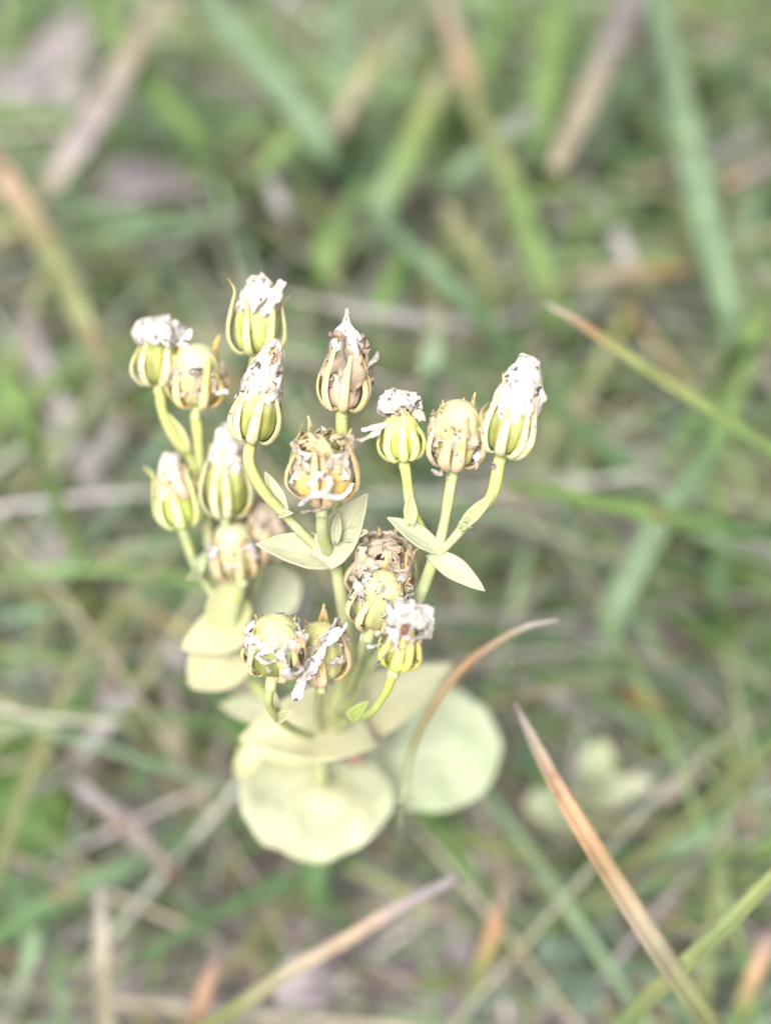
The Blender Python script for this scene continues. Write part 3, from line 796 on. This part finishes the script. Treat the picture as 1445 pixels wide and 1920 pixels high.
def shred_mesh(path, wid, cols, seed, amp=0.3, n=24, m=5, around=False):
    P = [Vector(p) for p in spline(path, n)]
    V, Fc, C = [], [], []
    for i in range(n):
        s = i / (n - 1)
        t = (P[min(i + 1, n - 1)] - P[max(i - 1, 0)]).normalized()
        side = t.cross(Vector((math.sin(seed), math.cos(seed * 1.7), 0.8)).normalized()).normalized()
        if around:                                   # the sheet wraps the axis of its head
            side = t.cross(Vector((P[i].x, P[i].y, 0.01)).normalized()).normalized()
        wv = wid * (0.35 + 0.65 * math.sin(math.pi * min(1, 0.12 + s * 0.86)) ** 0.6) * (1 + 0.5 * nz(P[i], 1.0, seed))
        for j in range(m):
            v = j / (m - 1) - 0.5
            p = P[i] + side * (v * wv) + t.cross(side) * (0.9 * wv * (v * v))
            p += Vector((nz(p, 0.9, seed), nz(p, 0.9, seed + 3), nz(p, 0.9, seed + 6))) * amp
            p += Vector((nz(p, 2.6, seed), nz(p, 2.6, seed + 3), nz(p, 2.6, seed + 6))) * (amp * 0.4)
            V.append(p)
            fk = 1 + 0.35 * nz((v * 6, s * 2, seed), 1.0, seed)
            C.append(tuple(x * fk for x in lerp(cols[0], cols[-1], max(0, min(1, s + 0.8 * nz(p, 0.7, seed))))))
    for i in range(n - 1):
        for j in range(m - 1):
            a = i * m + j
            Fc.append((a, a + 1, a + m + 1, a + m))
    return V, Fc, C

def head(base, top, tilt, L, R, tipr, label=None, sep=(CREAM, OCHRE), cap=(CAPG, CAPG), capL=0.85, capR=0.9, nsep=8, rot=0.0, wid=0.66,
         parts=(), shreds=(), seeds=(), seed=0, petals=None):
    """base (px,py,d): where it meets its stalk; top (px,py): where it points; tilt: degrees its axis turns towards the lens"""
    b0 = PD(*base)
    t0 = PD(top[0], top[1], base[2])
    ip = (t0 - b0).normalized()
    a = math.radians(tilt)
    R *= 0.95
    stalk_end = b0
    b0 = b0 + ip * (R * 0.95 * math.sin(a) + 0.4)
    ax = (ip * math.cos(a) - F * math.sin(a)).normalized()
    xx = (X - ax * X.dot(ax)).normalized()
    yy = ax.cross(xx)                                  # local +y points away from the lens
    mat = Matrix((xx, yy, ax)).transposed().to_4x4()
    mat.translation = (b0 - FOOT)
    rr = random.Random(seed * 13 + 5)
    v, f, c = capsule_mesh(L * capL, R * capR, cap[0], cap[1], seed)
    o = put('seed_head', mesh('seed_head', v, f, M_CAPSULE, c), wort, label=label)
    loc, rotq, _ = mat.decompose()
    o.location = loc * MM
    o.rotation_mode = 'QUATERNION'
    o.rotation_quaternion = rotq
    inv = mat.inverted()
    e0 = inv @ (stalk_end - FOOT)
    v, f, c = tube([e0 + e0.normalized() * 0.6, e0 * 0.45, (0, 0, 0.5)], [0.8, 0.8, 1.0], [STALKC, lerp(STALKC, CAPG, 0.6)], n=8)
    put('stalk_top', mesh('stalk_top', v, f, M_STALK, c), o)
    for k in range(petals[0] if petals else 0):
        _, z0, z1, r0, r1, pw, ptw = petals[:7]
        pb = petals[7] if len(petals) > 7 else (0, 0)
        a0 = 2 * math.pi * k / petals[0] + rr.uniform(-.3, .3); zz1 = z0 + (z1 - z0) * rr.uniform(0.72, 1.0)
        path = []
        for q in range(5):
            t = q / 4; th = a0 + ptw * t + rr.uniform(-.15, .15)
            r = r0 + (r1 - r0) * t ** 1.5 + rr.uniform(-.2, .25)
            path.append(Vector((math.cos(th) * r + pb[0] * t, math.sin(th) * r + pb[1] * t, z0 + (zz1 - z0) * t + rr.uniform(-.2, .2))))
        v, f, c = shred_mesh(path, pw * rr.uniform(0.7, 1.15), (lerp(WHITE, TAN, rr.uniform(0, .35)), lerp(WHITE, TAN, rr.uniform(0, .6))), seed * 17 + k, amp=0.55, n=30, m=9, around=True)
        put('petal_shred', mesh('petal_shred', v, f, M_PETAL, c), o, thick=0.06)
    for k in range(nsep):
        v, f, c = sepal_mesh(L, R, tipr, rot + 2 * math.pi * k / nsep + rr.uniform(-.26, .26), seed + k, sep, wid * rr.uniform(0.85, 1.12), rr)
        put('sepal', mesh('sepal', v, f, M_SEPAL, c), o)
    for kw in parts:
        kw = dict(kw)
        v, f, c = crumple(kw.pop('prof'), seed=seed * 3 + kw.pop('s', 1), **kw)
        put('withered_petals', mesh('withered_petals', v, f, M_PETAL, c), o, thick=0.09)
    for i, (pts, wd, cols) in enumerate(shreds):
        path = [inv @ (PD(*p) - FOOT) for p in pts]
        v, f, c = shred_mesh(path, wd, cols, seed * 5 + i)
        put('petal_shred', mesh('petal_shred', v, f, M_PETAL, c), o, thick=0.08)
    for p, r, col in seeds:
        ctr = inv @ (PD(*p) - FOOT)
        v, f, c = capsule_mesh(r * 2.4, r, col, col, seed)
        v = [q + ctr - Vector((0, 0, r * 1.2)) for q in v]
        put('seed', mesh('seed', v, f, M_CAPSULE, c), o)
    return o

GS = ((0.48, 0.485, 0.29), (0.51, 0.45, 0.24))          # sepals still greenish
YS = ((0.52, 0.46, 0.27), (0.50, 0.38, 0.17))          # sepals turned ochre
BS = ((0.52, 0.41, 0.27), (0.51, 0.365, 0.18))          # sepals turned tan

head((470, 836, 0), (497, 700), 14, 9.4, 3.6, 0.42, 'yellow green seed head with tall white speckled petal beak', GS, (CAPG, CAPY), rot=0.25, seed=1, petals=(6, 5.2, 13.6, 2.9, 0.9, 2.6, 0.9, (0.9, 0)), capL=0.8,
     parts=[dict(prof=[(5.5, 2.4), (7.5, 2.5), (9.5, 1.9), (11.6, 1.2), (13.0, 0.7), (13.6, 0.2)], fold=(5, 0.2, 1.0), amp=0.55, hole=0.22, bend=(0.9, 0), cols=(WHITE, TAN)),
            dict(prof=[(6, 2.0), (9, 1.6), (12, 0.8), (13.5, 0.2)], fold=(4, 0.2, 1.5), amp=0.5, hole=0.4, bend=(0.8, 0), cols=((0.62, 0.36, 0.2), RUST), s=4)])
head((641, 778, 0), (653, 640), 14, 9.2, 3.5, 0.5, 'ochre seed head with thin white spike and grey crumbled petals', YS, (TAN, TAN), rot=0.1, seed=2, capL=0.7, capR=0.72,
     parts=[dict(prof=[(2.4, 2.7), (4.5, 3.1), (6.5, 2.7), (8.5, 2.2), (10, 1.7)], fold=(7, 0.12, 1.0), amp=0.9, hole=0.24, cols=((0.40, 0.31, 0.22), (0.20, 0.165, 0.13)), s=2, mix=0.1),
            dict(prof=[(7.6, 2.1), (9, 2.0), (10.2, 1.3), (11.3, 0.5), (13.2, 0.16)], fold=(5, 0.2, 1.0), amp=0.45, hole=0.5, bend=(-0.5, 0), cols=(WHITE, WHITE), s=5)],
     shreds=[([(678, 690, -1), (695, 675, -2), (708, 660, -1)], 1.5, (GREYB, (0.4, 0.36, 0.33))), ([(682, 720, -1), (692, 690, -1), (700, 668, 0)], 1.6, (GREYB, GREYB)),
             ([(628, 700, -2), (612, 690, -2), (606, 702, -1)], 1.2, (GREYB, (0.5, 0.42, 0.3)))])
head((604, 962, -2), (608, 840), 30, 10.8, 4.9, 0.86, 'open ochre seed head with torn papery walls and black tipped sepal', BS, (OCHRE, CAPY), rot=0.35, seed=3, capL=0.62, capR=0.88, wid=0.76,
     parts=[dict(prof=[(1.2, 3.3), (3.5, 3.8), (6, 3.8), (8.0, 3.6)], fold=(8, 0.08, 0.3), amp=0.7, hole=0.14, cols=((0.54, 0.48, 0.40), (0.50, 0.41, 0.30)), s=2),
            dict(prof=[(4, 3.2), (6, 3.1), (8, 2.6), (9, 1.2)], fold=(6, 0.14, 0.5), amp=0.7, hole=0.05, cols=((0.50, 0.42, 0.24), (0.50, 0.38, 0.17)), s=6)],
     shreds=[([(545, 905, -5), (570, 870, -7), (600, 860, -8)], 0.8, (WHITE, TAN)), ([(560, 945, -6), (590, 925, -9), (640, 930, -8), (660, 905, -6)], 0.9, (PALE, (0.66, 0.6, 0.5))),
             ([(575, 910, -8), (595, 890, -9), (615, 905, -9), (600, 930, -9)], 1.4, ((0.48, 0.43, 0.38), TAN)), ([(573, 830, -4), (580, 815, -5), (588, 830, -5)], 1.4, (GREYB, GREYB)),
             ([(565, 960, -5), (600, 955, -8), (630, 935, -8)], 0.6, ((0.5, 0.46, 0.4), TAN))])
head((758, 870, 0), (748, 790), 12, 7.0, 3.15, 0.32, 'small green seed head with crumpled white cap and side wisps', ((0.56, 0.60, 0.24), (0.62, 0.58, 0.22)), ((0.46, 0.48, 0.1), CAPY), rot=0.0, seed=4, capL=0.9,
     parts=[dict(prof=[(6.2, 1.2), (6.5, 2.3), (7.2, 2.7), (8.2, 2.2), (8.8, 0.9), (8.7, 0.1)], fold=(5, 0.14, 1.0), amp=0.7, hole=0.45, cols=(WHITE, (0.55, 0.46, 0.38))),
            dict(prof=[(5.6, 1.5), (6.4, 1.7), (7.2, 1.6)], fold=(5, 0.14, 1.0), amp=0.4, hole=0.3, cols=(TAN, RUST), s=3)],
     shreds=[([(735, 790, -2), (705, 800, -3), (676, 806, -3)], 0.9, (WHITE, WHITE)), ([(730, 795, -2), (700, 812, -3), (664, 826, -2)], 1.3, ((0.6, 0.5, 0.4), (0.55, 0.48, 0.42))),
             ([(775, 770, -2), (788, 778, -2), (790, 792, -2)], 1.2, (WHITE, TAN)), ([(758, 752, -1), (752, 742, -1)], 0.3, (WHITE, WHITE))])
head((848, 893, 0), (858, 770), 28, 9.2, 4.1, 1.0, 'tan seed head with smooth round top and thin upright sepal tips', BS, (CAPY, (0.48, 0.46, 0.26)), rot=0.2, seed=5, capL=0.95, capR=0.88, wid=0.74,
     parts=[dict(prof=[(0.6, 3.1), (2.5, 3.6), (4.5, 3.75), (6.2, 3.6)], fold=(8, 0.07, 0.3), amp=0.7, hole=0.05, cols=((0.44, 0.36, 0.27), TAN), s=2)],
     shreds=[([(870, 795, -3), (885, 790, -3), (895, 800, -2)], 1.0, (GREYB, PALE)), ([(808, 880, -4), (820, 885, -4), (832, 882, -4)], 1.5, (PALE, TAN)), ([(905, 840, -2), (900, 860, -3), (895, 880, -2)], 1.6, (PALE, TAN))])
head((938, 860, -2), (972, 740), 12, 9.6, 3.9, 0.72, 'largest seed head with bulky white crumpled petals, rightmost', GS, (CAPG, CAPY), rot=0.3, seed=6, petals=(7, 4.0, 13.2, 2.9, 1.2, 3.2, 0.8), capL=0.75, wid=0.74,
     parts=[dict(prof=[(4.2, 2.0), (5.5, 2.7), (7.5, 2.9), (9.4, 2.4), (11.2, 1.9), (12.6, 1.2), (13.2, 0.2)], fold=(5, 0.14, 1.0), amp=0.75, hole=0.5, bend=(-0.1, 0), cols=(WHITE, (0.62, 0.50, 0.42)), s=8)],
     shreds=[([(968, 765, -5), (978, 758, -6), (982, 745, -6)], 0.8, (RUST, ORANGE)), ([(925, 868, -2), (924, 874, -3), (929, 880, -3)], 0.5, (PALE, GREYB))])
head((508, 1287, 0), (520, 1190), 42, 8.8, 4.2, 0.80, 'seed head seen from above with green dome in a ragged white ring', YS, (CAPG, (0.46, 0.46, 0.23)), rot=0.15, seed=7, capL=0.98, capR=0.89,
     parts=[dict(prof=[(4.6, 3.9), (5.6, 3.8), (6.8, 3.3), (7.4, 2.9)], fold=(9, 0.10, 0.5), amp=0.6, hole=-0.03, cols=(WHITE, (0.5, 0.43, 0.36)), s=2)],
     shreds=[([(552, 1220, -6), (562, 1205, -6), (572, 1212, -6)], 0.9, (RUST, TAN)), ([(530, 1255, -6), (548, 1262, -6), (562, 1240, -5)], 1.8, (PALE, GREYB)),
             ([(480, 1230, -6), (505, 1240, -8), (530, 1235, -8)], 0.8, (WHITE, WHITE)), ([(472, 1225, -5), (478, 1195, -5), (500, 1175, -4)], 0.8, (WHITE, PALE)),
             ([(545, 1185, -4), (556, 1200, -5), (560, 1222, -5)], 0.9, (WHITE, PALE)), ([(500, 1250, -7), (512, 1262, -7)], 1.0, (WHITE, PALE))])
head((602, 1292, 6), (604, 1190), 32, 9.0, 4.0, 0.7, 'ochre seed head hung with grey white petal scraps', BS, (CAPY, CAPY), rot=0.3, seed=8, capL=0.9, capR=0.89,
     parts=[dict(prof=[(3.5, 3.6), (5.5, 3.7), (7.0, 3.2)], fold=(8, 0.1, 0.5), amp=0.6, hole=-0.05, cols=(PALE, TAN), s=2)],
     shreds=[([(560, 1305, 0), (575, 1270, -1), (605, 1225, -2), (640, 1180, -2)], 1.9, ((0.66, 0.6, 0.57), (0.56, 0.52, 0.49))), ([(600, 1205, 0), (620, 1180, -2), (630, 1155, -2)], 1.8, ((0.7, 0.66, 0.64), PALE)),
             ([(600, 1215, -1), (630, 1192, -2), (650, 1168, -2)], 1.1, (WHITE, PALE)), ([(548, 1310, 2), (560, 1285, 1), (570, 1255, 0)], 1.9, (PALE, (0.66, 0.6, 0.58))),
             ([(565, 1255, -2), (580, 1235, -2), (590, 1240, -2)], 1.9, (PALE, (0.5, 0.45, 0.42)))])
head((702, 1152, 10), (720, 1050), 38, 9.4, 4.9, 0.95, 'brown dried seed head, hindmost of the middle cluster', BS, (TAN, GREYB), rot=0.1, seed=9, capL=0.6, capR=0.89,
     parts=[dict(prof=[(1.5, 3.5), (4, 3.9), (6.5, 3.9), (8.5, 3.4)], fold=(8, 0.1, 0.5), amp=0.65, hole=0.3, cols=((0.56, 0.47, 0.36), (0.54, 0.40, 0.22)), s=2),
            dict(prof=[(4, 3.0), (7, 2.9), (8.6, 1.6), (8.8, 0.2)], fold=(6, 0.1, 0.5), amp=0.7, hole=0.35, cols=((0.52, 0.42, 0.30), (0.40, 0.32, 0.25)), s=5)])
head((690, 1196, 3), (715, 1110), 36, 8.2, 4.1, 0.8, 'yellow topped seed head in the middle cluster', YS, (CAPY, (0.50, 0.46, 0.24)), rot=0.2, seed=10, capL=0.98, capR=0.88,
     parts=[dict(prof=[(3.5, 3.6), (5.2, 3.8), (6.8, 3.4)], fold=(8, 0.1, 0.5), amp=0.7, hole=0.1, cols=(WHITE, (0.5, 0.42, 0.3)), s=2),
            dict(prof=[(6.8, 2.8), (7.6, 2.4), (8.2, 1.6)], fold=(6, 0.1, 0.5), amp=0.6, hole=0.0, cols=(WHITE, CREAM), s=4)],
     shreds=[([(728, 1090, 0), (742, 1082, 0), (755, 1095, 0)], 0.8, (WHITE, CREAM))])
head((738, 1262, -5), (760, 1180), 28, 6.2, 2.9, 0.7, 'white petalled seed head with a brown seed in the middle', ((0.50, 0.52, 0.13), (0.6, 0.5, 0.16)), (CAPG, CAPY), rot=0.4, seed=11, capL=0.8,
     parts=[dict(prof=[(4.2, 1.5), (4.4, 2.6), (5.5, 3.0), (7.2, 2.8), (8.5, 2.0), (8.9, 0.3)], fold=(3, 0.07, 1.6), amp=1.25, hole=0.3, cols=(WHITE, lerp(WHITE, TAN, 0.5)), s=7, rag=1.3)],
     shreds=[([(720, 1205, -8), (700, 1212, -9), (688, 1212, -8)], 0.8, (WHITE, WHITE)), ([(722, 1222, -8), (710, 1240, -8), (702, 1248, -7)], 0.7, (WHITE, WHITE)),
             ([(785, 1185, -7), (798, 1188, -7), (806, 1190, -6)], 1.1, (WHITE, PALE)), ([(722, 1195, -8), (712, 1188, -8), (706, 1196, -8)], 0.9, (WHITE, WHITE)),
             ([(728, 1222, -9), (745, 1214, -9), (760, 1216, -9)], 0.5, (TAN, ORANGE))],
     seeds=[((758, 1180, -12.4), 0.6, (0.17, 0.075, 0.035))])
head((345, 995, 22), (328, 890), 14, 8.8, 3.6, 1.35, 'green seed head with peach and white petal cone, leftmost of the lower left', ((0.55, 0.60, 0.27), (0.55, 0.58, 0.24)), ((0.36, 0.42, 0.1), CAPG), rot=0.1, seed=12, capL=0.75, capR=0.85,
     parts=[dict(prof=[(4.5, 2.9), (6, 2.8), (8, 2.0), (9.8, 1.3), (10.6, 0.2)], fold=(5, 0.12, 0.6), amp=0.5, hole=0.6, cols=((0.60, 0.47, 0.36), (0.52, 0.34, 0.21)), s=2),
            dict(prof=[(8.0, 1.5), (9.6, 1.4), (10.6, 0.9), (10.9, 0.1)], fold=(5, 0.12, 0.6), amp=0.4, hole=0.6, cols=(WHITE, WHITE), s=5)])
head((424, 976, 20), (430, 860), 14, 10.2, 3.9, 0.75, 'long green seed head with white petal tuft, behind the left branch', GS, (CAPG, CAPY), rot=0.3, seed=13, petals=(6, 6.2, 12.6, 2.7, 0.9, 2.4, 0.9), capL=0.8,
     parts=[dict(prof=[(7.2, 2.5), (8.6, 2.8), (10.5, 2.2), (12.4, 1.4), (13.2, 0.2)], fold=(5, 0.12, 0.6), amp=0.6, hole=0.6, cols=(WHITE, (0.58, 0.48, 0.42)), s=2)])
head((452, 1098, 25), (440, 1005), 32, 8.6, 4.0, 0.9, 'pale seed head with open yellow top above the left leaves', BS, (CAPY, (0.50, 0.47, 0.29)), rot=0.2, seed=14, capL=0.98, capR=0.88,
     parts=[dict(prof=[(3.0, 3.7), (5, 3.9), (6.4, 3.4)], fold=(8, 0.1, 0.5), amp=0.7, hole=0.05, cols=(PALE, (0.5, 0.4, 0.27)), s=2)])
head((492, 1062, 28), (500, 965), 28, 9.0, 4.2, 0.7, 'tan seed head half hidden behind the left branch', BS, (TAN, TAN), rot=0.2, seed=15,
     parts=[dict(prof=[(3.0, 3.7), (6, 3.8), (8.4, 2.8), (9.4, 1.0)], fold=(8, 0.1, 0.5), amp=0.8, hole=0.3, cols=((0.44, 0.36, 0.28), TAN), s=2)])
head((298, 730, 16), (300, 640), 10, 8.2, 3.9, 0.62, 'green seed head with flat bright white petal cap, leftmost', GS, (CAPG, CAPG), rot=0.3, seed=16, capL=0.8,
     parts=[dict(prof=[(5.6, 2.6), (5.8, 3.4), (7.2, 3.6), (8.6, 3.3), (9.2, 2.0), (9.3, 0.2)], fold=(5, 0.12, 0.6), amp=0.7, hole=0.6, cols=(WHITE, WHITE), s=2, bend=(0.3, 0))],
     shreds=[([(338, 635, 12), (350, 628, 12), (357, 618, 12)], 1.4, (WHITE, (0.7, 0.6, 0.55))), ([(336, 640, 12), (346, 652, 12), (352, 662, 12)], 1.2, (WHITE, GREYB))])
head((368, 780, 16), (374, 690), 30, 8.6, 4.4, 0.9, 'ochre seed head with pale domed top beside the white capped one', ((0.66, 0.54, 0.28), (0.66, 0.46, 0.14)), (CAPY, (0.48, 0.47, 0.28)), rot=0.2, seed=17, capL=1.0, capR=0.88,
     parts=[dict(prof=[(2.0, 3.6), (4, 3.9), (6.0, 3.5)], fold=(8, 0.1, 0.5), amp=0.7, hole=0.1, cols=((0.46, 0.38, 0.3), (0.6, 0.46, 0.36)), s=2)],
     shreds=[([(352, 700, 9), (366, 690, 8), (380, 692, 9)], 1.2, (PALE, GREYB)), ([(405, 735, 11), (418, 732, 11), (430, 738, 11)], 1.2, (WHITE, PALE))])
head((480, 672, 10), (486, 560), 10, 9.6, 4.1, 0.85, 'green seed head with two forked petal points, highest', ((0.50, 0.51, 0.24), (0.54, 0.45, 0.2)), ((0.36, 0.37, 0.12), (0.36, 0.36, 0.12)), rot=0.0, seed=18, petals=(6, 5.0, 10.0, 2.9, 1.2, 2.4, 0.7), capL=0.75, capR=0.88, nsep=7,
     parts=[dict(prof=[(5.4, 2.6), (7, 2.9), (8.8, 2.2), (10.2, 1.2), (10.6, 0.2)], fold=(5, 0.14, 0.6), amp=0.6, hole=0.5, cols=(WHITE, (0.74, 0.6, 0.5)), s=2)],
     shreds=[([(468, 585, 7), (480, 550, 7), (497, 514, 8)], 2.1, (WHITE, (0.6, 0.5, 0.42))), ([(488, 590, 6), (510, 555, 6), (530, 524, 7)], 2.0, (WHITE, (0.78, 0.64, 0.56))),
             ([(476, 590, 6), (490, 570, 6), (505, 556, 6)], 1.6, (WHITE, WHITE))])

# rusty withered scrap caught under the upper leaf pair
v, f, c = shred_mesh([PD(648, 1424, 37) - FOOT, PD(676, 1406, 35) - FOOT, PD(706, 1372, 35) - FOOT], 3.0, ((0.28, 0.185, 0.12), (0.36, 0.27, 0.2)), 77, amp=0.6)
put('withered_leaf', mesh('withered_leaf', v, f, M_LEAF, c), wort, thick=0.15, label='rusty brown withered scrap')

# ------------------------------------------------------------------ a second, blurred pale plant and a low herb
def small_plant(label, foot, leaves, cols, name, cat, stem=None):
    ft = PH(*foot, 0)
    r = bpy.data.objects.new(name, None)
    SC.collection.objects.link(r)
    r.location = ft * MM
    r.empty_display_size = 0.01
    r['label'] = label; r['category'] = cat
    for i, (tx, ty, h, hb, hw) in enumerate(leaves):
        tip = PH(tx, ty, h + 14) - ft
        base = Vector((0, 0, hb + 8))
        v, f, c = leaf_mesh(base, tip, hw, Vector((0, -0.3, 1)).normalized(), cup=0.2, droop=0.15, w0=0.35, peak=0.6, point=0.5, cols=cols, seed=50 + i, nu=12, nv=8)
        put('leaf', mesh('leaf', v, f, M_LEAF, c), r, thick=0.25)
    if stem:
        v, f, c = tube([(0, 0, -3), (0.3, 0, stem * 0.5), (0, 0.4, stem)], [0.9, 0.8, 0.6], [STALKC, STALKC], n=10)
        put('stem', mesh('stem', v, f, M_STALK, c), r)
    return r
small_plant('pale cream and green young plant blurred behind the salmon blade', (1085, 1575),
            [(1128, 1392, 24, 14, 4.0), (1215, 1466, 22, 10, 2.8), (990, 1510, 14, 6, 4.2), (1100, 1480, 26, 16, 3.6), (1165, 1500, 16, 10, 3.0)],
            ((0.46, 0.46, 0.33), (0.32, 0.37, 0.22)), 'yellow_wort', 'plant', stem=22)
small_plant('low bluish green herb in the grass near the bottom right', (1085, 1835),
            [(1010, 1780, 12, 4, 3.4), (1110, 1755, 18, 6, 3.0), (1175, 1830, 12, 4, 3.6), (1095, 1900, 16, 6, 3.4), (1010, 1880, 8, 4, 2.8), (1060, 1790, 22, 10, 2.4)],
            ((0.19, 0.25, 0.19), (0.15, 0.22, 0.15)), 'low_herb', 'herb')
